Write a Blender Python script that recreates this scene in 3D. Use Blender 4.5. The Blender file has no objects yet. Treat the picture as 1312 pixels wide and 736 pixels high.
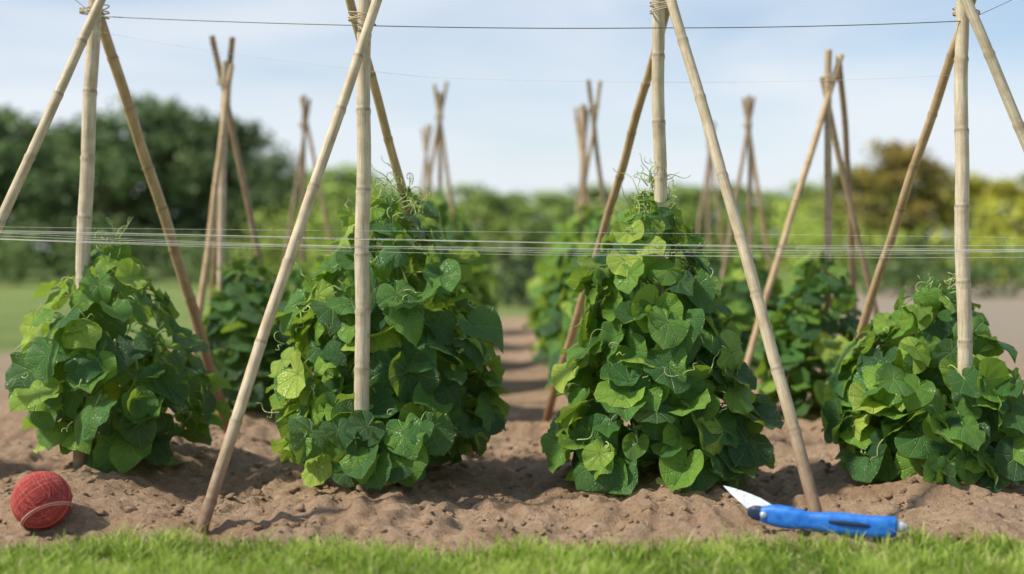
import bpy, math, random, bmesh
import numpy as np
from mathutils import Vector, Matrix
random.seed(7); rng=np.random.default_rng(7)
scene=bpy.context.scene
F=1640.0; CH=1.1; HOR=318.0
def P(px,py,d): return np.array([(px-656)*d/F, d, CH+(HOR-py)*d/F])
def G(px,py):
    d=CH*F/(py-HOR); return np.array([(px-656)*d/F,d,0.0])
# ---------------------------------------------------------------- noise
_tab=rng.random((256,256))
def vnoise(x,y):
    xi=np.floor(x).astype(int); yi=np.floor(y).astype(int)
    fx=x-xi; fy=y-yi; fx=fx*fx*(3-2*fx); fy=fy*fy*(3-2*fy)
    a=_tab[xi&255,yi&255]; b=_tab[(xi+1)&255,yi&255]; c=_tab[xi&255,(yi+1)&255]; d=_tab[(xi+1)&255,(yi+1)&255]
    return (a*(1-fx)+b*fx)*(1-fy)+(c*(1-fx)+d*fx)*fy-0.5
def sstep(a,b,x):
    t=np.clip((x-a)/(b-a),0,1); return t*t*(3-2*t)
def rot(x,y,a): return x*math.cos(a)-y*math.sin(a), x*math.sin(a)+y*math.cos(a)
def gh(x,y):
    x=np.asarray(x,float); y=np.asarray(y,float)
    near=1-sstep(14,22,y)
    z=0.0*x
    for X0 in (-1.9,-0.60,0.68,1.98):
        z=z+0.10*np.exp(-((x-X0)/0.36)**2)*sstep(4.9,5.4,y)
    z=z-0.06*sstep(4.8,5.4,y)
    x1,y1=rot(x,y,.6); x2,y2=rot(x,y,1.1); x3,y3=rot(x,y,.3)
    fine=1-sstep(7,11,y)
    z=z+0.06*vnoise(x1*1.7+3,y1*1.7+9)+0.055*vnoise(x2*4+31,y2*4+7)*(1-.6*sstep(8,13,y))+(0.038*vnoise(x3*11+5,y3*11+70)+0.028*vnoise(x1*25,y1*25+20)+.020*vnoise(x2*47,y2*47))*fine
    # raked grooves that wander along the beds
    z=z+.010*np.sin(38*(x+.10*vnoise(x*2+40,y*1.5)*4))*fine*sstep(-.15,.2,vnoise(x*1.1+60,y*1.1+10))
    soil=sstep(4.5,4.75,y)
    z=z*(0.3+0.7*soil)
    return z*near
# ---------------------------------------------------------------- helpers
def mesh_np(name,V,Q,uv=None,attrs=None,mats=(),midx=None,smooth=True):
    V=np.asarray(V,np.float32).reshape(-1,3); Q=np.asarray(Q,np.int32); n=Q.shape[1]
    me=bpy.data.meshes.new(name)
    me.vertices.add(len(V)); me.vertices.foreach_set('co',V.ravel())
    me.loops.add(Q.size); me.loops.foreach_set('vertex_index',Q.ravel())
    me.polygons.add(len(Q)); me.polygons.foreach_set('loop_start',np.arange(0,Q.size,n,dtype=np.int32))
    if smooth: me.polygons.foreach_set('use_smooth',np.ones(len(Q),bool))
    if midx is not None: me.polygons.foreach_set('material_index',np.asarray(midx,np.int32))
    if uv is not None:
        l=me.uv_layers.new(name='UVMap'); l.data.foreach_set('uv',np.asarray(uv,np.float32)[Q.ravel()].ravel())
    for k,a in (attrs or {}).items():
        a=np.asarray(a,np.float32)
        at=me.attributes.new(k,'FLOAT','POINT'); at.data.foreach_set('value',a)
    for m in mats: me.materials.append(m)
    me.update(calc_edges=True); me.validate()
    return me
def obj(name,me,parent=None,loc=None):
    o=bpy.data.objects.new(name,me); scene.collection.objects.link(o)
    if parent: o.parent=parent
    if loc is not None: o.location=loc
    return o
def empty(name,loc=(0,0,0)):
    o=bpy.data.objects.new(name,None); scene.collection.objects.link(o); o.location=loc; o.empty_display_size=.1
    return o
class Acc:
    def __init__(s): s.V=[];s.Q=[];s.T=[];s.U=[];s.M=[];s.n=0
    def add(s,V,Q,t=0.5,uv=None,m=0):
        V=np.asarray(V,float).reshape(-1,3); Q=np.asarray(Q)
        s.V.append(V); s.Q.append(Q+s.n); s.n+=len(V)
        s.T.append(np.full(len(V),t) if np.isscalar(t) else np.asarray(t)); 
        s.U.append(np.zeros((len(V),2)) if uv is None else uv); s.M.append(np.full(len(Q),m))
    def mesh(s,name,mats):
        return mesh_np(name,np.concatenate(s.V),np.concatenate(s.Q),np.concatenate(s.U),{'tint':np.concatenate(s.T)},mats,np.concatenate(s.M))
def tube(pts,rad,sides=8,cap=True,ell=1.0,up=None):
    pts=np.asarray(pts,float); n=len(pts); rad=np.broadcast_to(np.asarray(rad,float),(n,))
    t=np.gradient(pts,axis=0); t/=np.linalg.norm(t,axis=1)[:,None]+1e-9
    ref=np.array([0,0,1.]) if abs(t[0][2])<.9 else np.array([1.,0,0])
    if up is not None: ref=np.array(up,float)
    V=[];a=np.linspace(0,2*math.pi,sides,endpoint=False)
    u=np.cross(t[0],ref)
    for i in range(n):
        u=u-np.dot(u,t[i])*t[i]; u/=np.linalg.norm(u)+1e-9; w=np.cross(u,t[i])
        V.append(pts[i]+rad[i]*(np.cos(a)[:,None]*u+ell*np.sin(a)[:,None]*w))
    Q=[]
    for i in range(n-1):
        for j in range(sides):
            k=(j+1)%sides; Q.append((i*sides+j,i*sides+k,(i+1)*sides+k,(i+1)*sides+j))
    V=np.concatenate(V)
    if cap:
        b=len(V); V=np.vstack([V,pts[0],pts[-1]])
        for j in range(0,sides,2):
            Q.append((b,(j+2)%sides,j+1,j)); o=(n-1)*sides; Q.append((b+1,o+j,o+j+1,o+(j+2)%sides))
    return V,np.array(Q)
# ---------------------------------------------------------------- materials
class NT:
    def __init__(s,name):
        s.m=bpy.data.materials.new(name); s.m.use_nodes=True; s.t=s.m.node_tree; s.t.nodes.clear()
    def n(s,typ,**k):
        nd=s.t.nodes.new(typ)
        for a,b in k.items(): setattr(nd,a,b)
        return nd
    def l(s,a,b): s.t.links.new(a,b)
    def math(s,op,a,b=None,c=None):
        nd=s.n('ShaderNodeMath',operation=op)
        for i,v in enumerate((a,b,c)):
            if v is None: continue
            if hasattr(v,'is_output'): s.l(v,nd.inputs[i])
            else: nd.inputs[i].default_value=v
        return nd.outputs[0]
    def mix(s,f,a,b,mode='MIX'):
        nd=s.n('ShaderNodeMix',data_type='RGBA',blend_type=mode)
        for i,v in ((0,f),(6,a),(7,b)):
            if hasattr(v,'is_output'): s.l(v,nd.inputs[i])
            elif i==0: nd.inputs[0].default_value=v
            else: nd.inputs[i].default_value=(*v,1)
        return nd.outputs[2]
    def noise(s,vec,scale,detail=3,rough=.55):
        nd=s.n('ShaderNodeTexNoise'); nd.inputs['Scale'].default_value=scale; nd.inputs['Detail'].default_value=detail; nd.inputs['Roughness'].default_value=rough
        if vec is not None: s.l(vec,nd.inputs['Vector'])
        return nd.outputs['Fac']
    def ramp(s,f,stops):
        nd=s.n('ShaderNodeValToRGB'); e=nd.color_ramp.elements
        while len(e)<len(stops): e.new(.5)
        for i,(p,c) in enumerate(stops): e[i].position=p; e[i].color=(*c,1)
        s.l(f,nd.inputs[0]); return nd.outputs[0]
    def attr(s,name): return s.n('ShaderNodeAttribute',attribute_name=name).outputs['Fac']
    def bump(s,h,st,dist=.01):
        nd=s.n('ShaderNodeBump'); nd.inputs['Strength'].default_value=st; nd.inputs['Distance'].default_value=dist; s.l(h,nd.inputs['Height']); return nd.outputs[0]
    def out(s,sh):
        o=s.n('ShaderNodeOutputMaterial'); s.l(sh,o.inputs[0]); return s.m
    def bsdf(s,col,rough=.6,spec=.5,normal=None,metal=0):
        b=s.n('ShaderNodeBsdfPrincipled')
        for k,v in (('Base Color',col),('Roughness',rough),('Specular IOR Level',spec),('Metallic',metal)):
            if hasattr(v,'is_output'): s.l(v,b.inputs[k])
            else: b.inputs[k].default_value=(*v,1) if k=='Base Color' else v
        if normal is not None: s.l(normal,b.inputs['Normal'])
        return b.outputs[0]
    def trans(s,sh,col,f,normal=None):
        t=s.n('ShaderNodeBsdfTranslucent'); s.l(col,t.inputs[0]) if hasattr(col,'is_output') else None
        if normal is not None: s.l(normal,t.inputs['Normal'])
        m=s.n('ShaderNodeMixShader'); m.inputs[0].default_value=f; s.l(sh,m.inputs[1]); s.l(t.outputs[0],m.inputs[2]); return m.outputs[0]
def leaf_mat():
    m=NT('bean_leaf'); uv=m.n('ShaderNodeUVMap',uv_map='UVMap').outputs[0]
    sp=m.n('ShaderNodeSeparateXYZ'); m.l(uv,sp.inputs[0]); x,y=sp.outputs[0],sp.outputs[1]
    r=m.math('SQRT',m.math('ADD',m.math('MULTIPLY',x,x),m.math('MULTIPLY',y,y)))
    th=m.math('ARCTAN2',x,y)
    k=9/(2*math.pi)
    ph=m.math('MULTIPLY',th,k)
    fr=m.math('ABSOLUTE',m.math('SUBTRACT',m.math('FRACT',m.math('ADD',ph,0.5)),0.5))
    dist=m.math('MULTIPLY',m.math('MULTIPLY',fr,1/k),r)
    vein=m.math('SUBTRACT',1,m.math('MINIMUM',m.math('DIVIDE',dist,0.026),1))
    sec=m.math('ABSOLUTE',m.math('SUBTRACT',m.math('FRACT',m.math('SUBTRACT',m.math('MULTIPLY',r,6.5),m.math('MULTIPLY',fr,2.6))),0.5))
    secv=m.math('SUBTRACT',1,m.math('MINIMUM',m.math('DIVIDE',sec,0.11),1))
    veins=m.math('MAXIMUM',vein,m.math('MULTIPLY',secv,0.45))
    vo=m.n('ShaderNodeTexVoronoi',feature='DISTANCE_TO_EDGE'); vo.inputs['Scale'].default_value=15; m.l(uv,vo.inputs['Vector'])
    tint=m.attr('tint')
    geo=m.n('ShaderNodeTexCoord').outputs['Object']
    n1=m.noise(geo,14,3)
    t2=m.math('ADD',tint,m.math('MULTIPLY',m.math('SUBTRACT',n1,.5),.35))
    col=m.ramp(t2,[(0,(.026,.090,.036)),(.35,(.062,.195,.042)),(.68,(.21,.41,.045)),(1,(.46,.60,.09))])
    col=m.mix(m.math('MULTIPLY',veins,.46),col,(.36,.54,.19))
    n2=m.noise(geo,60,2)
    spot=m.math('GREATER_THAN',n2,.72); col=m.mix(m.math('MULTIPLY',spot,.28),col,(.40,.40,.20))
    back=m.n('ShaderNodeNewGeometry').outputs['Backfacing']
    col=m.mix(m.math('MULTIPLY',back,.55),col,(.30,.47,.16))
    h=m.math('SUBTRACT',m.math('MULTIPLY',m.math('MINIMUM',vo.outputs[0],.18),2.2),m.math('MULTIPLY',veins,1.0))
    nrm=m.bump(h,.8,.0065)
    sh=m.bsdf(col,m.math('ADD',.26,m.math('MULTIPLY',n1,.25)),.55,nrm)
    tc=m.mix(.65,col,(.55,.76,.04))
    return m.out(m.trans(sh,tc,.36,nrm))
def simple_leafy(name,stops,trans=.3,rough=.6,usecolor=False):
    m=NT(name); t=m.attr('tint'); col=m.ramp(t,stops)
    if usecolor:
        oi=m.n('ShaderNodeObjectInfo'); col=m.mix(1.0,col,oi.outputs['Color'],'MULTIPLY')
    sh=m.bsdf(col,rough,.3)
    return m.out(m.trans(sh,col,trans))
M_leaf=leaf_mat()
M_stem=simple_leafy('vine_stem',[(0,(.14,.24,.05)),(1,(.50,.60,.24))],.15)
M_tree=simple_leafy('tree_foliage',[(0,(.095,.120,.065)),(.5,(.155,.20,.09)),(1,(.25,.30,.13))],.3,usecolor=True)  # greens lifted: distance haze is put into the foliage colour
M_grass=simple_leafy('grass_blades',[(0,(.12,.20,.025)),(.5,(.31,.45,.055)),(.85,(.52,.63,.14)),(1,(.68,.62,.33))],.4)
m=NT('bark'); M_bark=m.out(m.bsdf(m.ramp(m.noise(m.n('ShaderNodeTexCoord').outputs['Object'],6),[(0,(.05,.035,.025)),(1,(.14,.10,.07))]),.9,.2))
def bamboo():
    m=NT('bamboo'); tc=m.n('ShaderNodeTexCoord').outputs['Object']
    mp=m.n('ShaderNodeMapping'); mp.inputs['Scale'].default_value=(1,1,.06); m.l(tc,mp.inputs[0])
    oi=m.n('ShaderNodeObjectInfo')
    s1=m.noise(mp.outputs[0],140,3); s2=m.noise(tc,9,4,.65)
    c=m.ramp(s1,[(.25,(.37,.31,.22)),(.5,(.56,.49,.37)),(.75,(.68,.62,.50))])
    c=m.mix(m.ramp(s2,[(.42,(0,0,0)),(.66,(.65,.65,.65))]),c,(.35,.27,.17))
    c=m.mix(1.0,c,oi.outputs['Color'],'MULTIPLY')
    node=m.attr('tint'); c=m.mix(m.math('MULTIPLY',node,.7),c,(.16,.10,.055))
    dirt=m.attr('dirt'); dn=m.math('MULTIPLY',dirt,m.math('ADD',.5,m.noise(tc,25,3)))
    c=m.mix(m.math('MINIMUM',dn,.92),c,(.19,.10,.055))
    return m.out(m.bsdf(c,.5,.35,m.bump(s1,.3,.003)))
M_bam=bamboo()
def soil():
    m=NT('ground_soil_and_grass'); tc=m.n('ShaderNodeTexCoord').outputs['Object']
    a=m.noise(tc,2.2,4); b=m.noise(tc,26,5,.7); c=m.noise(tc,150,4,.7)
    col=m.ramp(b,[(.25,(.32,.205,.125)),(.5,(.52,.365,.24)),(.75,(.70,.54,.385))])
    col=m.mix(m.ramp(a,[(.35,(0,0,0)),(.65,(.7,.7,.7))]),col,(.40,.25,.15))
    col=m.mix(m.ramp(c,[(.55,(0,0,0)),(.75,(.8,.8,.8))]),col,(.78,.64,.49))
    col=m.mix(m.ramp(c,[(.25,(.8,.8,.8)),(.42,(0,0,0))]),col,(.18,.105,.06))
    g=m.ramp(m.math('ADD',m.math('MULTIPLY',m.noise(tc,.6,3),.6),m.math('MULTIPLY',b,.4)),[(.3,(.15,.21,.06)),(.6,(.27,.34,.11)),(.8,(.40,.43,.18))])
    col=m.mix(m.attr('gmask'),col,g)
    col=m.mix(m.attr('fade'),col,m.mix(a,(.35,.31,.24),(.41,.36,.28)))
    h=m.math('ADD',b,m.math('MULTIPLY',c,.7))
    return m.out(m.bsdf(col,.95,.1,m.bump(h,1.0,.028)))
M_soil=soil()
# ---------------------------------------------------------------- ground
xs=np.concatenate([-3.6-np.geomspace(.05,500,45)[::-1],np.arange(-3.6,3.6,.015),3.6+np.geomspace(.05,500,45)])
ys=np.concatenate([[-60,-30,-12,-4,0,2,3,3.6],np.arange(4.0,7.2,.016),np.arange(7.2,12,.035),np.arange(12,20,.15),20+np.geomspace(.3,900,45)])
X,Y=np.meshgrid(xs,ys); Z=gh(X,Y)
nx,ny=len(xs),len(ys)
idx=np.arange(nx*ny).reshape(ny,nx)
Q=np.stack([idx[:-1,:-1],idx[:-1,1:],idx[1:,1:],idx[1:,:-1]],-1).reshape(-1,4)
def gedge(x,y): return 4.62+.18*vnoise(x*1.3,x*0+3)+.22*vnoise(x*6,y*6)
edge=gedge(X,Y)
front=1-sstep(edge-.06,edge+.04,Y)
thr=np.clip(21+1.3*X,13.5,42)+3*vnoise(X*.5,Y*.5)
far=sstep(thr-1,thr+1,Y)
gm=np.maximum(front,far)
fade=sstep(8,18,Y)*.8*(1-far)*sstep(1.5,4,np.abs(X))
obj('ground',mesh_np('ground',np.stack([X,Y,Z],-1),Q,None,{'gmask':gm.ravel(),'fade':fade.ravel()},[M_soil]))
def lumps(name,N,area,smin,smax,mat,pw=5):
    bm=bmesh.new(); bmesh.ops.create_icosphere(bm,subdivisions=2,radius=1)
    tv=np.array([v.co[:] for v in bm.verts]); tf=np.array([[v.index for v in f.verts] for f in bm.faces]); bm.free()
    x=rng.uniform(area[0],area[1],N); y=area[2]+(area[3]-area[2])*rng.random(N)**1.3
    s=smin+(smax-smin)*rng.random(N)**pw
    V=np.empty((N,len(tv),3))
    for i in range(N):
        k=tv*(1+.35*np.sin(tv@rng.normal(0,2.6,3)+rng.random()*6))[:,None]*(1+.2*np.sin(tv@rng.normal(0,5,3)))[:,None]
        V[i]=k*np.array([1,rng.uniform(.7,1.2),rng.uniform(.5,.8)])*s[i]
    V[:,:,0]+=x[:,None];V[:,:,1]+=y[:,None];V[:,:,2]+=(gh(x,y)+s*.05)[:,None]
    Qs=(tf[None]+(np.arange(N)*len(tv))[:,None,None]).reshape(-1,3)
    z=np.zeros(N*len(tv))
    obj(name,mesh_np(name,V,Qs,None,{'gmask':z,'fade':z},[mat]))
lumps('soil_clods',5600,(-3,3,4.62,8.0),.003,.024,M_soil)
A=Acc()
for i in range(450):
    x=rng.uniform(-2.8,2.8); y=4.75+3.2*rng.random()**1.4; a=rng.uniform(0,6.28); L=rng.uniform(.015,.06)
    c=np.array([x,y,float(gh(x,y))+.006]); d=np.array([math.cos(a),math.sin(a),rng.uniform(-.15,.2)])*L/2
    A.add(*tube([c-d,c+[0,0,rng.uniform(0,.006)],c+d],[.001,.0016,.0008],4,False),t=rng.random())
m=NT('dry_straw'); M_straw=m.out(m.bsdf(m.ramp(m.attr('tint'),[(0,(.22,.15,.08)),(1,(.58,.47,.30))]),.8,.2))
obj('straw_debris',A.mesh('straw_debris',[M_straw]))
def grass(name,N,x0,x1,y0,y1,h0,h1):
    x=rng.uniform(x0,x1,N); y=rng.uniform(y0,y1,N)
    e=gedge(x,y)+rng.normal(0,.05,N)
    k=(y<e)&(vnoise(x*7,y*7)>-.42); x=x[k];y=y[k]; N=len(x)
    z=gh(x,y)-.005; cl=1+1.0*vnoise(x*6+9,y*6)+.9*vnoise(x*17,y*17); h=rng.uniform(h0,h1,N)*cl
    w=rng.uniform(.0016,.0036,N); a=rng.uniform(0,6.283,N); b=rng.uniform(.1,1.1,N)*h
    f=rng.uniform(0,6.283,N)
    sx,sy=np.cos(f)*w,np.sin(f)*w
    V=np.empty((N,8,3))
    for j,(t,ww) in enumerate([(0,1),(.4,.95),(.75,.65),(1,.12)]):
        cx=x+np.cos(a)*b*t*t; cy=y+np.sin(a)*b*t*t; cz=z+h*(t-.25*(b/h)*t*t)
        V[:,2*j]=np.stack([cx-sx*ww,cy-sy*ww,cz],-1); V[:,2*j+1]=np.stack([cx+sx*ww,cy+sy*ww,cz],-1)
    q=np.array([[0,1,3,2],[2,3,5,4],[4,5,7,6]])
    Qs=(q[None]+(np.arange(N)*8)[:,None,None]).reshape(-1,4)
    t=np.clip(.52+.8*vnoise(x*4,y*4)+rng.normal(0,.2,N),0,.84); t[rng.random(N)<.09]=1
    t=np.repeat(t[:,None],8,1)*np.array([.6,.6,.9,.9,1,1,1.0,1.0])
    obj(name,mesh_np(name,V,Qs,None,{'tint':t.ravel()},[M_grass]))
grass('lawn_grass',60000,-2.5,2.5,3.75,4.95,.026,.078)
# ---------------------------------------------------------------- leaves
def template(S,K):
    th=np.linspace(-math.pi,math.pi,S,endpoint=False)
    R=np.interp(np.abs(np.degrees(th)),[0,10,25,45,80,110,140,160,172,180],[1.05,.97,.91,.87,.84,.80,.73,.61,.43,.25])
    rf=np.linspace(.03,1,K)**.85
    r=rf[:,None]*R[None]; x=r*np.sin(th); y=r*np.cos(th)
    Q=[]
    for i in range(K-1):
        for j in range(S):
            k=(j+1)%S; Q.append((i*S+j,i*S+k,(i+1)*S+k,(i+1)*S+j))
    return x.ravel(),y.ravel(),np.broadcast_to(rf[:,None],(K,S)).ravel(),np.broadcast_to(th,(K,S)).ravel(),np.array(Q)
TH=template(36,8); TL=template(18,5)
def nrmz(a): return a/(np.linalg.norm(a,axis=-1,keepdims=True)+1e-9)
def leaves(acc,T,pos,out,size,tint,alpha,yaw,m=0):
    N=len(pos); x,y,rf,th,Q=T
    up=np.array([0,0,1.])
    side=nrmz(np.cross(up[None],out))
    tip=-np.cos(alpha)[:,None]*up+np.sin(alpha)[:,None]*out
    nrm=np.sin(alpha)[:,None]*up+np.cos(alpha)[:,None]*out
    ty=np.cos(yaw)[:,None]*tip+np.sin(yaw)[:,None]*side
    nrm=nrmz(nrm+rng.normal(0,.28,(N,3))); ty=nrmz(ty-np.sum(ty*nrm,-1)[:,None]*nrm); sx=np.cross(ty,nrm)
    g=lambda m_,s_: rng.normal(m_,s_,N)[:,None]
    u=lambda a,b: rng.uniform(a,b,N)[:,None]
    r2=(x*x+y*y)[None]
    asp=u(.86,1.05)
    z=g(-.02,.25)*r2+np.abs(x)[None]*g(.10,.15)+u(.04,.15)*rf[None]**3*np.sin(u(2,5).round()*th[None]+u(0,6.3))
    z=z+u(.02,.06)*rf[None]**4*np.sin(u(6,9).round()*th[None]+u(0,6.3))
    z=z-np.maximum(y,0)[None]**2*u(-.05,.40)-.036*rf[None]*np.cos(th*9)[None]*(.3+.7*rf[None])
    xx=x[None]*asp; yy=y[None]+.08*np.sin(xx*3+u(0,6))*rf[None]
    xx=xx+u(-.12,.12)*yy**2
    s=size[:,None,None]
    V=pos[:,None]+s*(xx[...,None]*sx[:,None]+yy[...,None]*ty[:,None]+z[...,None]*nrm[:,None])
    V[:,:,2]=np.maximum(V[:,:,2],.012+.01*rf[None])
    nv=len(x)
    Qs=(Q[None]+(np.arange(N)*nv)[:,None,None]).reshape(-1,4)
    uv=np.tile(np.stack([x,y],-1),(N,1)).astype(float)
    acc.add(V.reshape(-1,3),Qs,np.repeat(tint,nv),uv,m)
    for i in range(N):
        p0=pos[i]+nrm[i]*-.002; L=size[i]*rng.uniform(.8,1.3)
        p2=p0-out[i]*L*.8+np.array([0,0,rng.uniform(-.3,.5)*L]); p1=(p0+p2)/2-ty[i]*L*.35+np.array([0,0,.2*L])
        tt=np.linspace(0,1,5)[:,None]; pts=(1-tt)**2*p0+2*tt*(1-tt)*p1+tt**2*p2
        v,q=tube(pts,.0032,4,False); acc.add(v,q,rng.uniform(.2,.8),m=1)
def curl(acc,p,seed,L=.15,dz=.2):
    r=random.Random(seed); n=30; pts=[];d=Vector((r.uniform(-1,1),r.uniform(-1,.6),r.uniform(dz,1.2))).normalized(); p=Vector(p)
    ax=Vector((r.uniform(-1,1),r.uniform(-1,1),r.uniform(-1,1))).normalized(); c=r.uniform(.0,.08)
    for i in range(n):
        pts.append(tuple(p)); p=p+d*(L/n); d=Matrix.Rotation(c+i*.018*r.uniform(.6,1.4),3,ax)@d
    v,q=tube(pts,np.linspace(.0032,.0014,n),4,False); acc.add(v,q,r.uniform(.7,1),m=1)
def plant(name,prof,nl,T,size=(.095,.15),seed=1,ndl=20,skirt=None):
    global rng
    rng=np.random.default_rng(seed)
    A=Acc(); prof=np.array(sorted(prof)); zs,cx,rs=prof.T
    ztop=zs[-1]
    zz=np.linspace(zs[0],ztop,200); w=np.interp(zz,zs,rs)+.05; cdf=np.cumsum(w)/w.sum()
    def batch(n,rf0,rf1,tb,sz):
        q=(np.arange(n)+rng.random(n))/n; z=np.interp(q,cdf,zz)
        ph=np.arange(n)*2.39996+rng.normal(0,.5,n)
        r=np.interp(z,zs,rs); c=np.interp(z,zs,cx)
        rr=np.maximum(r*rng.uniform(rf0,rf1,n),.005)
        rr*=1+.08*np.sin(3*ph+z*7+seed)
        o=np.stack([np.cos(ph),np.sin(ph),0*ph],-1)
        s=rng.uniform(*sz,n)*np.clip(.58+.85*(ztop-z)/ztop,.55,1.05)
        s[rng.random(n)<.2]*=.6
        al=np.clip(rng.normal(math.radians(40),math.radians(25),n),-.1,1.5); ya=rng.normal(0,.7,n)
        pos=np.stack([c,0*c,z],-1)+o*rr[:,None]
        pos[:,2]+=.25*s; pos[:,2]=np.maximum(pos[:,2],.05)
        t=np.clip(tb+rng.normal(0,.24,n)+.20*(z/ztop-.5)-.20*np.cos(ph),.0,1)  # lighter towards the top; sunlit left side painted into the tint
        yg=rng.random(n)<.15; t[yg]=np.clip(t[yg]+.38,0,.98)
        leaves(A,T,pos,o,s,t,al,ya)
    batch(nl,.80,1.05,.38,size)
    batch(nl//3,.45,.72,.12,size)  # inner leaves coloured darker, painting shade between the outer ones
    if skirt:   # leaves grown round the foot of the cane (local x, y, height)
        sx_,sy_,h=skirt; n=int(26*h/.4)+4
        z=rng.uniform(.08,h,n); pos=np.stack([sx_+rng.normal(0,.13,n),np.full(n,sy_)+rng.uniform(-.02,.05,n)-.04*(h-z),z],-1)
        o=nrmz(np.stack([rng.normal(0,.45,n),-np.ones(n),0*z],-1)); s=rng.uniform(.08,.13,n)
        leaves(A,T,pos,o,s,np.clip(.30+rng.normal(0,.24,n),0,1),np.clip(rng.normal(.45,.3,n),0,1.2),rng.normal(0,.7,n))
    for k in range(7):
        n=50; t=np.linspace(0,1,n); z=t*ztop*rng.uniform(.85,1.04); a=t*rng.uniform(5,14)+rng.uniform(0,6)
        r=np.interp(z,zs,rs)*rng.uniform(.1,.45)*(1-t*.5)+.02; c=np.interp(z,zs,cx)*t
        v,q=tube(np.stack([c+np.cos(a)*r,np.sin(a)*r,z],-1),np.linspace(.007,.0035,n),5,False); A.add(v,q,rng.uniform(0,.8),m=1)
    for k in range(ndl):
        a=rng.uniform(0,6.28); z=ztop*rng.uniform(.92,1.06); r=np.interp(z,zs,rs)*rng.uniform(.2,1.2)
        curl(A,(np.interp(z,zs,cx)+math.cos(a)*r,math.sin(a)*r-.02,z),seed*100+k,rng.uniform(.10,.24))
    for k in range(ndl//2):
        a=rng.uniform(3.2,6.2); z=ztop*rng.uniform(.15,.9); r=np.interp(z,zs,rs)*1.06
        curl(A,(np.interp(z,zs,cx)+math.cos(a)*r,math.sin(a)*r,z),seed*100+50+k,rng.uniform(.06,.15),-1)
    return A.mesh(name,[M_leaf,M_stem])
def prof_px(rows,d,cxpx,inset=.062):
    X0=(cxpx-656)*d/F; out=[]
    for y,l,r in rows:
        z=max(0.04,CH+(HOR-y)*d/F-.02); out.append((z,((l+r)/2-656)*d/F-X0,max((r-l)/2*d/F-inset,.012)))
    return X0,out
FR=[
 (150,6.35,[(312,122,172),(340,78,192),(400,35,245),(450,22,265),(500,6,288),(535,28,275),(560,60,255),(595,105,225)],130,11,None),
 (488,6.2,[(258,458,548),(300,420,580),(350,394,605),(400,368,626),(450,350,636),(510,342,645),(570,345,630),(615,356,605)],255,12,(466,5.62,.30)),
 (838,6.0,[(248,812,862),(290,770,895),(350,733,926),(420,730,950),(480,714,965),(540,700,978),(590,690,990),(636,708,988)],260,13,None),
 (1208,6.15,[(366,1172,1238),(400,1128,1265),(440,1088,1290),(500,1070,1305),(560,1056,1320),(600,1054,1328),(630,1066,1322)],195,14,(1238,5.66,.52))]
for cx,d,rows,nl,sd,sk in FR:
    X0,pr=prof_px(rows,d,cx)
    if sk: sk=((sk[0]-656)*sk[1]/F-X0,sk[1]-.05-d,sk[2])
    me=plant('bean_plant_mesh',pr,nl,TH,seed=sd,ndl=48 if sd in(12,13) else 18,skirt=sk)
    obj('bean_plant',me,loc=(X0,d,float(gh(X0,d))-.035))
gen=[]
for sd in (21,22,23):
    gen.append(plant('bean_plant_rear',[(1.25,0,.07),(1.1,.0,.16),(.85,.02,.25),(.55,0,.32),(.25,0,.36),(.06,0,.30)],140,TL,seed=sd,ndl=8,size=(.10,.15)))
rear=[(-1.80,8.7,.95,.80),(1.98,8.3,1.0,.80),(-.68,8.5,1.05,1.05),(.68,8.3,1.0,1.0),(-.64,10.5,1.15,1.2),(.66,10.3,1.1,1.1),(-.60,12.4,1.15,1.2),(.66,12.2,1.15,1.1),
 (-.62,14.6,1.1,1.1),(.68,14.4,1.1,1.05),(-.64,17,1.1,1.1),(.68,16.8,1.1,1.1),(-1.9,11.2,.9,.75),(-1.95,13.5,.9,.8),(1.98,10.8,1,.8),(2.0,13,1,.85),(1.98,15.5,1,.85),
 (-3.6,6.4,1.1,.95),(3.7,6.3,1,.95)]
rng=np.random.default_rng(5)
for i,(x,y,sr,sz) in enumerate(rear):
    o=obj('bean_plant',gen[i%3],loc=(x,y,float(gh(x,y))-.01)); o.scale=(sr,sr,sz); o.rotation_euler[2]=rng.uniform(0,6.28)
# ---------------------------------------------------------------- bamboo
def pole(name,a,b,r0,r1,parent,col=(1,1,1),dirt=.35,seed=0):
    r=random.Random(seed); a=np.array(a,float);b=np.array(b,float); L=np.linalg.norm(b-a)
    n=int(L/.012); z=np.linspace(0,L,n); base=r0+(r1-r0)*z/L
    nodes=[];p=r.uniform(.08,.25)
    while p<L: nodes.append(p); p+=r.uniform(.24,.36)
    bul=np.zeros(n);tn=np.zeros(n)
    for p in nodes:
        bul+=.11*np.exp(-((z-p)/.009)**2)-.06*np.exp(-((z-p-.022)/.008)**2); tn+=np.exp(-((z-p-.008)/.006)**2)
    amp=r.uniform(.004,.012); ph=r.uniform(0,6)
    pts=np.stack([amp*np.sin(z*2.1+ph)-amp*math.sin(ph)+.003*np.sin(z*9),amp*np.cos(z*1.7+ph)-amp*math.cos(ph),z],-1)
    v,q=tube(pts,base*(1+bul),14,True)
    tn=np.append(np.repeat(np.clip(tn,0,1),14),[.8,.8]); di=np.append(np.repeat(np.clip(1-z/dirt,0,1)**.7,14),[0,0])
    me=mesh_np(name,v,q,None,{'tint':tn,'dirt':di},[M_bam])
    o=obj(name,me,parent); R=Vector(b-a).to_track_quat('Z','Y'); o.rotation_mode='QUATERNION'; o.rotation_quaternion=R; o.location=Vector(a)-parent.location; o.color=(*col,1)
    return o
m=NT('twine'); M_twine=m.out(m.bsdf((.50,.42,.28),.9,.1))
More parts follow.
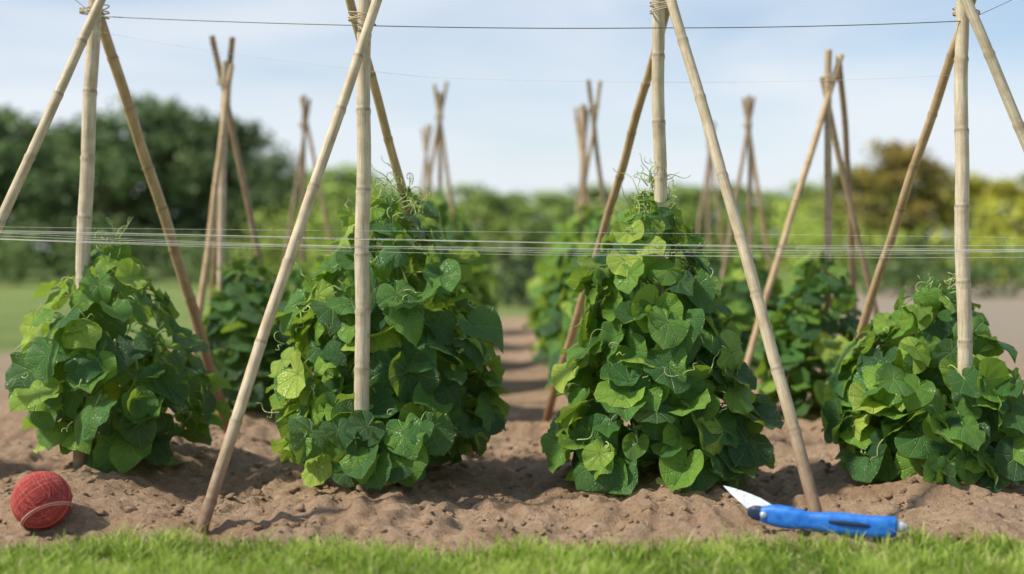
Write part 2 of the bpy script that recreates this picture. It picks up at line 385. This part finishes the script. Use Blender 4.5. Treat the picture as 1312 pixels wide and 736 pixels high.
def lash(parent,c,r,n=4):
    A=Acc()
    for k in range(n):
        a=np.linspace(0,6.283,20); tilt=rng.uniform(-.35,.35)
        pts=np.stack([r*np.cos(a)*1.15,r*np.sin(a),r*np.cos(a)*tilt+(k-n/2)*.009],-1)+c-np.array(parent.location)
        A.add(*tube(pts,.003,5,False))
    obj('twine_lashing',A.mesh('twine_lashing',[M_twine]),parent)
sd=[0]
def tepee(poles,lashp=None,lr=.05):
    f=poles[0][0]; e=empty('bamboo_tepee',(f[0],f[1],0))
    for i,(a,b,r,c,dt) in enumerate(poles):
        sd[0]+=1; a=np.array(a,float); b=np.array(b,float)
        dirn=(b-a)/np.linalg.norm(b-a); a=a-dirn*.10
        pole('pole_%d'%(i+1),a,b,r*1.05,r*.88,e,c,dt,sd[0])
    if lashp is not None: lash(e,np.array(lashp),lr)
PALE=(1.12,1.09,1.05);TAN=(.95,.79,.59);GREY=(.95,.92,.88);BRN=(.60,.50,.40)
top=P
tepee([(G(103,604),top(124,-40,6.2),.036,PALE,.35),
       (G(-172,640),top(142,-28,6.1),.025,(1.05,1.0,.9),.3),
       (G(293,557),top(112,-35,6.32),.030,(.88,.71,.52),.9)],P(121,14,6.2),.06)
tepee([(G(466,634),top(464,-40,5.62),.034,PALE,.3),
       (G(262,670),top(486,-22,5.52),.024,(1.12,1.05,.95),.55),
       (G(600,575),top(440,-36,5.75),.023,TAN,.6)],P(464,22,5.62),.052)
tepee([(G(852,612),top(844,-40,5.80),.032,PALE,.3),
       (G(1050,672),top(848,-33,5.62),.025,(1.05,1.0,.92),.65),
       (G(700,538),top(868,-34,5.90),.024,TAN,.8)],P(850,8,5.78),.052)
tepee([(G(1240,632),top(1234,-40,5.66),.032,PALE,.3),
       (G(1057,557),top(1258,-40,5.82),.024,TAN,.9),
       (G(1492,640),top(1222,-34,5.6),.025,PALE,.3)],P(1238,16,5.7),.05)
def rtepee(ax,ay,d,legs,r=.027,c=GREY):
    ap=P(ax,ay,d); ps=[]
    for (tx,ty,fx,dy) in legs:
        dd=d+dy; fpx=np.array([(fx-656)*dd/F,dd,0.]); tp=P(tx,ty,d+.02*len(ps)); ps.append((fpx,tp,r*(1 if not ps else .85),c if not ps else TAN if len(ps)==1 else BRN,.3))
    tepee(ps,ap,r*1.6)
rtepee(287,105,8.7,[(290,78,281,0),(299,84,235,-.3),(270,46,375,.5),(297,48,262,1.2)])
rtepee(388,160,11.6,[(389,122,388,0),(384,125,460,.4),(397,128,340,-.3)],.022,BRN)
rtepee(563,150,11.5,[(563,118,563,0),(556,108,610,.5),(574,106,500,-.4)],.022,BRN)
rtepee(546,190,14.5,[(546,160,546,0),(541,165,580,.4),(553,160,515,-.4)],.020,TAN)
rtepee(762,135,10.4,[(756,102,800,.3),(770,104,715,.6),(748,134,742,-.2)],.021,BRN)
rtepee(745,165,12.4,[(745,135,745,0),(740,138,778,.4),(752,140,715,-.4)],.024,TAN)
rtepee(910,185,13.2,[(910,154,910,0),(903,158,945,.5),(916,158,870,-.4)],.020,BRN)
rtepee(958,160,10.9,[(958,123,958,0),(950,126,1010,.4),(966,125,905,-.3)],.022,BRN)
rtepee(1066,100,8.3,[(1063,64,1057,0),(1076,70,935,-.3),(1056,98,1150,.3),(1074,72,1100,1.1)],.026,(.85,.74,.6))
# ---------------------------------------------------------------- wires and strings
m=NT('white_string'); M_str=m.out(m.bsdf((.70,.68,.62),.7,.3))
m=NT('dark_wire'); M_wire=m.out(m.bsdf((.16,.15,.14),.5,.5,None,.5))
def span(acc,a,b,sag,r,n=40,wv=.002):
    t=np.linspace(0,1,n)[:,None]; p=a+(b-a)*t; p[:,2]-=(4*sag*t*(1-t))[:,0]; p[:,2]+=wv*np.sin(t[:,0]*rng.uniform(5,12)+rng.uniform(0,6)); acc.add(*tube(p,r,5,False))
A=Acc(); span(A,P(122,21,6.15),P(464,33,5.57),.004,.0022,wv=0);span(A,P(464,33,5.57),P(850,36,5.74),.006,.0022,wv=0);span(A,P(850,36,5.74),P(1238,27,5.65),.008,.0022,wv=0);span(A,P(1238,27,5.65),P(1420,-60,5.6),.004,.0014,wv=0)
span(A,P(60,-30,6.0),P(122,21,6.15),.0,.0014,wv=0)
obj('support_wire',A.mesh('support_wire',[M_wire]))
A=Acc()
for k in range(9):
    ya=288+rng.uniform(0,12); yb=rng.uniform(303,332); d1=rng.uniform(5.42,5.55)
    span(A,P(-250,ya-2,d1),P(1560,yb+3,rng.uniform(5.3,5.5)),rng.uniform(-.01,.065),rng.uniform(.0005,.0010),60,.004)
span(A,P(122,40,6.1),P(560,100,5.9),.02,.0005); span(A,P(560,100,5.9),P(1240,95,5.9),.03,.0005)
obj('garden_strings',A.mesh('garden_strings',[M_str]))
# ---------------------------------------------------------------- ball of red twine
m=NT('red_twine'); nz=m.noise(m.n('ShaderNodeTexCoord').outputs['Object'],90,3)
M_red=m.out(m.bsdf(m.ramp(m.math('ADD',m.math('MULTIPLY',nz,.5),m.math('MULTIPLY',m.attr('tint'),.5)),[(.2,(.28,.03,.03)),(.55,(.46,.08,.065)),(.85,(.60,.22,.17))]),.75,.3,m.bump(nz,.6,.004)))
m=NT('pink_thread'); M_pink=m.out(m.bsdf((.62,.36,.28),.8,.2))
R=.114; bc=np.array([(53-656)*5.10/F,5.10,0]); bz=max(float(gh(bc[0],bc[1]))+R*.95,R*.84)
be=empty('twine_ball',(bc[0],bc[1],bz))
A=Acc()
u=np.linspace(.02,math.pi-.02,24)
cv=np.array([[math.sin(a)*math.cos(b),math.sin(a)*math.sin(b),math.cos(a)] for a in u for b in np.linspace(0,2*math.pi,36,endpoint=False)])*R*.965
cq=[(i*36+j,i*36+(j+1)%36,(i+1)*36+(j+1)%36,(i+1)*36+j) for i in range(23) for j in range(36)]
A.add(cv,np.array(cq),t=.1)
for fam,axv in enumerate([(1,.3,.9),(-.8,.5,.8),(.1,-.9,.4)]):
    ax=Vector(axv).normalized(); q=ax.to_track_quat('Z','Y')
    for k in range(30):
        c=-.95+1.90*k/29+rng.normal(0,.006); rr=math.sqrt(max(1-c*c,.01)); a=np.linspace(0,2*math.pi,49)
        pts=[tuple(q@Vector((rr*math.cos(x)*R,rr*math.sin(x)*R,c*R))*(.982+.004*fam+.003*math.sin(x*7+k))) for x in a]
        A.add(*tube(pts,.0024,5,False),t=rng.random())
obj('wound_twine',A.mesh('wound_twine',[M_red]),be)
A=Acc()
for off,rad in ((.50,.003),(.56,.0025)):
    a=np.linspace(0,2*math.pi,60); rr=math.sqrt(1-off*off); q=Vector((.45,-.30,-.85)).to_track_quat('Z','Y')
    A.add(*tube([tuple(q@Vector((rr*math.cos(x),rr*math.sin(x),off+.05*math.sin(2*x)))*R*1.015) for x in a],rad,6,False))
obj('seam_thread',A.mesh('seam_thread',[M_pink]),be)
# ---------------------------------------------------------------- blue handled garden knife
m=NT('blue_plastic'); nz=m.noise(m.n('ShaderNodeTexCoord').outputs['Object'],35,4)
M_blue=m.out(m.bsdf(m.ramp(nz,[(.3,(.01,.12,.50)),(.7,(.03,.22,.68))]),m.math('ADD',.32,m.math('MULTIPLY',nz,.3)),.45,m.bump(nz,.25,.005)))
m=NT('steel'); nz=m.noise(m.n('ShaderNodeTexCoord').outputs['Object'],50,4)
M_steel=m.out(m.bsdf(m.ramp(nz,[(.3,(.52,.55,.59)),(.7,(.78,.80,.83))]),.36,.5,None,.4))
m=NT('dark_plastic'); M_blk=m.out(m.bsdf((.015,.03,.07),.4,.4))
d0=4.80
g0=float(gh((1050-656)*d0/F,d0))
pe=empty('garden_knife',((1050-656)*d0/F,d0,0)); PL=np.array(pe.location)
def hx(px,zz,dd): return np.array([(px-656)*dd/F,dd,g0+zz-.004])-PL
def loft(name,cpts,hw,mat):
    c=np.array(cpts); hw=np.array(hw); n=60; t=np.linspace(0,1,len(c)); tt=np.linspace(0,1,n)
    def sm(v):
        o=np.interp(tt,t,v); p=np.pad(o,5,mode='edge'); return np.convolve(p,np.ones(11)/11,'valid')
    pts=np.stack([sm(c[:,i]) for i in range(3)],-1); a_=sm(hw[:,0]); b_=sm(hw[:,1])
    a_[0]*=.7;b_[0]*=.7;a_[-1]*=.6;b_[-1]*=.6
    ax=nrmz(pts[-1]-pts[0]); up=np.array([0,0,1.]); up=nrmz(up-np.dot(up,ax)*ax); sd_=np.cross(ax,up)
    an=np.linspace(0,2*math.pi,28,endpoint=False); ex=.7
    cc=np.sign(np.cos(an))*np.abs(np.cos(an))**ex; ss=np.sign(np.sin(an))*np.abs(np.sin(an))**ex
    V=(pts[:,None]+a_[:,None,None]*cc[None,:,None]*sd_+b_[:,None,None]*ss[None,:,None]*up).reshape(-1,3)
    Q=[(i*28+j,i*28+(j+1)%28,(i+1)*28+(j+1)%28,(i+1)*28+j) for i in range(n-1) for j in range(28)]
    b=len(V); V=np.vstack([V,pts[0],pts[-1]]); o=(n-1)*28
    for j in range(0,28,2): Q+= [(b,(j+2)%28,j+1,j),(b+1,o+j,o+j+1,o+(j+2)%28)]
    A=Acc(); A.add(V,np.array(Q)); obj(name,A.mesh(name,[mat]),pe)
loft('handle',[hx(972,.056,4.90),hx(985,.054,4.89),hx(1005,.050,4.87),hx(1026,.046,4.84),hx(1040,.043,4.83),hx(1056,.043,4.81),hx(1085,.040,4.79),hx(1112,.036,4.76),hx(1135,.037,4.745),hx(1154,.041,4.735)],
 [(.020,.024),(.030,.040),(.032,.044),(.028,.038),(.024,.028),(.028,.039),(.030,.043),(.026,.038),(.030,.044),(.024,.034)],M_blue)
loft('grip_inlay',[hx(1060,.052,4.785),hx(1078,.050,4.767),hx(1100,.047,4.747),hx(1116,.044,4.737)],[(.008,.004),(.010,.008),(.010,.008),(.008,.004)],M_blk)
loft('bolster',[hx(958,.060,4.925),hx(966,.058,4.915),hx(980,.055,4.90)],[(.012,.014),(.020,.028),(.022,.030)],M_blk)
loft('end_ring',[hx(1148,.041,4.738),hx(1156,.041,4.733),hx(1162,.040,4.73)],[(.016,.020),(.016,.020),(.010,.012)],M_steel)
def blade(name,pts2,org,ax,ay,th,mat):
    ax=np.array(ax,float)/np.linalg.norm(ax); ay=np.array(ay,float); ay-=np.dot(ay,ax)*ax; ay/=np.linalg.norm(ay); nn=np.cross(ax,ay)
    bm=bmesh.new(); vs=[bm.verts.new(org+ax*a+ay*b-nn*th/2) for a,b in pts2]; f=bm.faces.new(vs)
    r_=bmesh.ops.extrude_face_region(bm,geom=[f]); 
    for v in r_['geom']:
        if isinstance(v,bmesh.types.BMVert): v.co+=Vector(nn*th)
    bmesh.ops.recalc_face_normals(bm,faces=bm.faces[:]); bmesh.ops.bevel(bm,geom=bm.edges[:],offset=.0015,segments=2,affect='EDGES')
    me=bpy.data.meshes.new(name); bm.to_mesh(me); bm.free(); me.materials.append(mat); obj(name,me,pe)
base=hx(992,.066,4.90); tip=hx(926,.135,5.04); L=float(np.linalg.norm(tip-base))
blade('blade',[(0,-.036),(0,.016),(L*.3,.022),(L*.6,.018),(L*.85,.010),(L,.003),(L*.8,-.014),(L*.5,-.034),(L*.25,-.044)],base,tip-base,(.3,.1,.9),.005,M_steel)
A=Acc(); c=hx(978,.058,4.872); A.add(*tube([c+[0,.012,0],c+[0,-.008,0],c+[0,-.011,0]],[.012,.012,.008],14,True)); obj('pivot_bolt',A.mesh('pivot_bolt',[M_steel]),pe)
# ---------------------------------------------------------------- background trees
def tree_mesh(name,seed,H=6.5,W=2.3,clumps=50,per=80,crown0=.08):
    r=np.random.default_rng(seed); A=Acc()
    zt=np.linspace(0,H*.8,12); A.add(*tube(np.stack([.12*np.sin(zt+seed),.1*np.cos(zt*.8),zt],-1),np.linspace(.2,.04,12),8,False),t=.2,m=1)
    cs=[]
    for k in range(clumps):
        z=H*(crown0+(1-crown0-.05)*r.random()**.9); tz=(z/H-crown0)/(1-crown0); rad=W*(math.sin(math.pi*min(tz*.80+.18,1))**.7)*r.uniform(.25,1)
        a=r.uniform(0,6.283); c=np.array([rad*math.cos(a),rad*math.sin(a),z]); cs.append(c)
        b=np.array([0,0,max(.5,z-rad*.7)]); m_=(b+c)/2+np.array([0,0,.15])
        A.add(*tube([b,m_,c],[.05,.03,.01],5,False),t=.2,m=1)
    for c in cs:
        cr=r.uniform(.5,1.15); n=per
        dv=nrmz(r.normal(0,1,(n,3))); p=c+dv*(cr*r.random(n)**.6)[:,None]*np.array([1,1,.75]); p[:,2]=np.maximum(p[:,2],.05)
        s=r.uniform(.08,.20,n); a_=nrmz(r.normal(0,1,(n,3))); b_=nrmz(np.cross(a_,r.normal(0,1,(n,3))))
        V=np.stack([p-a_*s[:,None],p+b_*s[:,None]*.6,p+a_*s[:,None],p-b_*s[:,None]*.6],1)
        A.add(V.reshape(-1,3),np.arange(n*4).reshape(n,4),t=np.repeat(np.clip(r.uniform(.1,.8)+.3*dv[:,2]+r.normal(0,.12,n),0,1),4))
    return A.mesh(name,[M_tree,M_bark])
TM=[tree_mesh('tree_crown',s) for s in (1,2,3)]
rs=np.random.default_rng(3)
def put_tree(px,ty,d,c,wf=1,name='deciduous_tree'):
    H=CH+(HOR-ty)*d/F; o=obj(name,TM[rs.integers(3)],loc=((px-656)*d/F,d,0)); s=H/6.5
    o.scale=(s*wf,s*wf,s); o.rotation_euler[2]=rs.uniform(0,6); o.color=(*c,1)
DK=(.84,.98,.84)
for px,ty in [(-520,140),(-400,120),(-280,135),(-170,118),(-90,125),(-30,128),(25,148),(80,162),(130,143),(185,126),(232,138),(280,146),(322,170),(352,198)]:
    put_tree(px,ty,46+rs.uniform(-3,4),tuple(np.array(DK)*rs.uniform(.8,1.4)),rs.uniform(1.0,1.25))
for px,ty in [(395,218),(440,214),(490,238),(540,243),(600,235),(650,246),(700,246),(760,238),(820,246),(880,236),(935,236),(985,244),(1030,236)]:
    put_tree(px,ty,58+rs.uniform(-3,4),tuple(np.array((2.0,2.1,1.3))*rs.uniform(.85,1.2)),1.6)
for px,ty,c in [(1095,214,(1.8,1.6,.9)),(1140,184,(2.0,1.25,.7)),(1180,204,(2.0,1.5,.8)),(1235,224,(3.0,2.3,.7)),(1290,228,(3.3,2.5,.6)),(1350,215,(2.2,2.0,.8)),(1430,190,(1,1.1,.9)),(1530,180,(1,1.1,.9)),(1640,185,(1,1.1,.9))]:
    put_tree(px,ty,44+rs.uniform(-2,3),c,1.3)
def shrub_mass(name,x0,x1,y,H,n,col,seed,dep=1.5):
    r=np.random.default_rng(seed); A=Acc(); cl=int((x1-x0)*2.2)
    for k in range(cl):
        c=np.array([r.uniform(x0,x1),y+r.uniform(-dep,dep),0]); h=H*r.uniform(.5,1.15); m_=n
        p=np.stack([c[0]+r.normal(0,.5,m_),c[1]+r.normal(0,.5,m_),h*r.random(m_)**.7],-1); s=r.uniform(.05,.14,m_)
        a_=nrmz(r.normal(0,1,(m_,3))); b_=nrmz(np.cross(a_,r.normal(0,1,(m_,3))))
        V=np.stack([p-a_*s[:,None],p+b_*s[:,None]*.6,p+a_*s[:,None],p-b_*s[:,None]*.6],1)
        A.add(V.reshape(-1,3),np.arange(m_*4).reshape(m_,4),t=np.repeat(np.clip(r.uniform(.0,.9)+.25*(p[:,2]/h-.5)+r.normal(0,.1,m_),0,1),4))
    o=obj(name,A.mesh(name,[M_tree,M_bark])); o.color=(*col,1)
shrub_mass('dark_gap_shrubs',-32,-8,38,2.0,150,(1.0,1.15,.85),1)
shrub_mass('dark_gap_shrubs',-9,14,42,2.5,150,(2.5,2.5,1.1),2)
shrub_mass('dark_gap_shrubs',12,32,36,2.4,150,(3.1,2.7,.9),3)
shrub_mass('dark_gap_shrubs',-1.2,1.2,25,.9,150,(.35,.45,.35),5,.8)  # dark gap at the path's end, its shade put in as dark foliage colour
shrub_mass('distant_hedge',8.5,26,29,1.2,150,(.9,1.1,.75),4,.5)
# ---------------------------------------------------------------- light, sky
az=math.radians(-108); el=math.radians(47)
sd_=Vector((math.sin(az)*math.cos(el),math.cos(az)*math.cos(el),math.sin(el)))
sun=bpy.data.lights.new('sun','SUN'); sun.energy=5.0; sun.angle=math.radians(3.0); sun.color=(1,.93,.80)
so=bpy.data.objects.new('sun',sun); scene.collection.objects.link(so); so.rotation_euler=sd_.to_track_quat('Z','Y').to_euler(); so.location=(-5,0,10)
w=bpy.data.worlds.new('World'); scene.world=w; w.use_nodes=True; t=w.node_tree; t.nodes.clear()
N=t.nodes.new; Lk=t.links.new
sky=N('ShaderNodeTexSky'); sky.sky_type='NISHITA'; sky.sun_disc=False; sky.sun_elevation=el; sky.sun_rotation=az; sky.air_density=1.0; sky.dust_density=.6; sky.ozone_density=2.0
tc=N('ShaderNodeTexCoord'); mp=N('ShaderNodeMapping'); mp.inputs['Scale'].default_value=(1.2,1.2,4.5); mp.inputs['Rotation'].default_value=(0,.15,0); Lk(tc.outputs['Generated'],mp.inputs[0])
nz=N('ShaderNodeTexNoise'); nz.inputs['Scale'].default_value=2.0; nz.inputs['Detail'].default_value=6; nz.inputs['Roughness'].default_value=.5; nz.inputs['Distortion'].default_value=.4; Lk(mp.outputs[0],nz.inputs['Vector'])
sp=N('ShaderNodeSeparateXYZ'); Lk(tc.outputs['Generated'],sp.inputs[0])
mr=N('ShaderNodeMapRange'); mr.inputs[1].default_value=.0; mr.inputs[2].default_value=.22; mr.inputs[3].default_value=.36; mr.inputs[4].default_value=-.08; Lk(sp.outputs[2],mr.inputs[0])
ad=N('ShaderNodeMath'); ad.operation='ADD'; Lk(nz.outputs['Fac'],ad.inputs[0]); Lk(mr.outputs[0],ad.inputs[1])
rp=N('ShaderNodeValToRGB'); rp.color_ramp.elements[0].position=.38; rp.color_ramp.elements[0].color=(.12,.12,.12,1); rp.color_ramp.elements[1].position=.72; rp.color_ramp.elements[1].color=(.93,.93,.93,1); Lk(ad.outputs[0],rp.inputs[0])
mx=N('ShaderNodeMix'); mx.data_type='RGBA'; Lk(rp.outputs[0],mx.inputs[0]); Lk(sky.outputs[0],mx.inputs[6]); mx.inputs[7].default_value=(5.8,6.15,6.6,1)
bg=N('ShaderNodeBackground'); bg.inputs[1].default_value=.145; Lk(mx.outputs[2],bg.inputs[0]); ow=N('ShaderNodeOutputWorld'); Lk(bg.outputs[0],ow.inputs[0])
# ---------------------------------------------------------------- camera
cam=bpy.data.cameras.new('camera'); co=bpy.data.objects.new('camera',cam); scene.collection.objects.link(co)
co.location=(0,0,CH); co.rotation_euler=(math.pi/2,0,0); cam.lens=45; cam.sensor_width=36; cam.shift_y=-50/1312
cam.clip_end=3000; cam.dof.use_dof=True; cam.dof.focus_distance=5.6; cam.dof.aperture_fstop=.8
scene.camera=co
scene.view_settings.view_transform='Standard'; scene.view_settings.look='None'; scene.view_settings.exposure=0
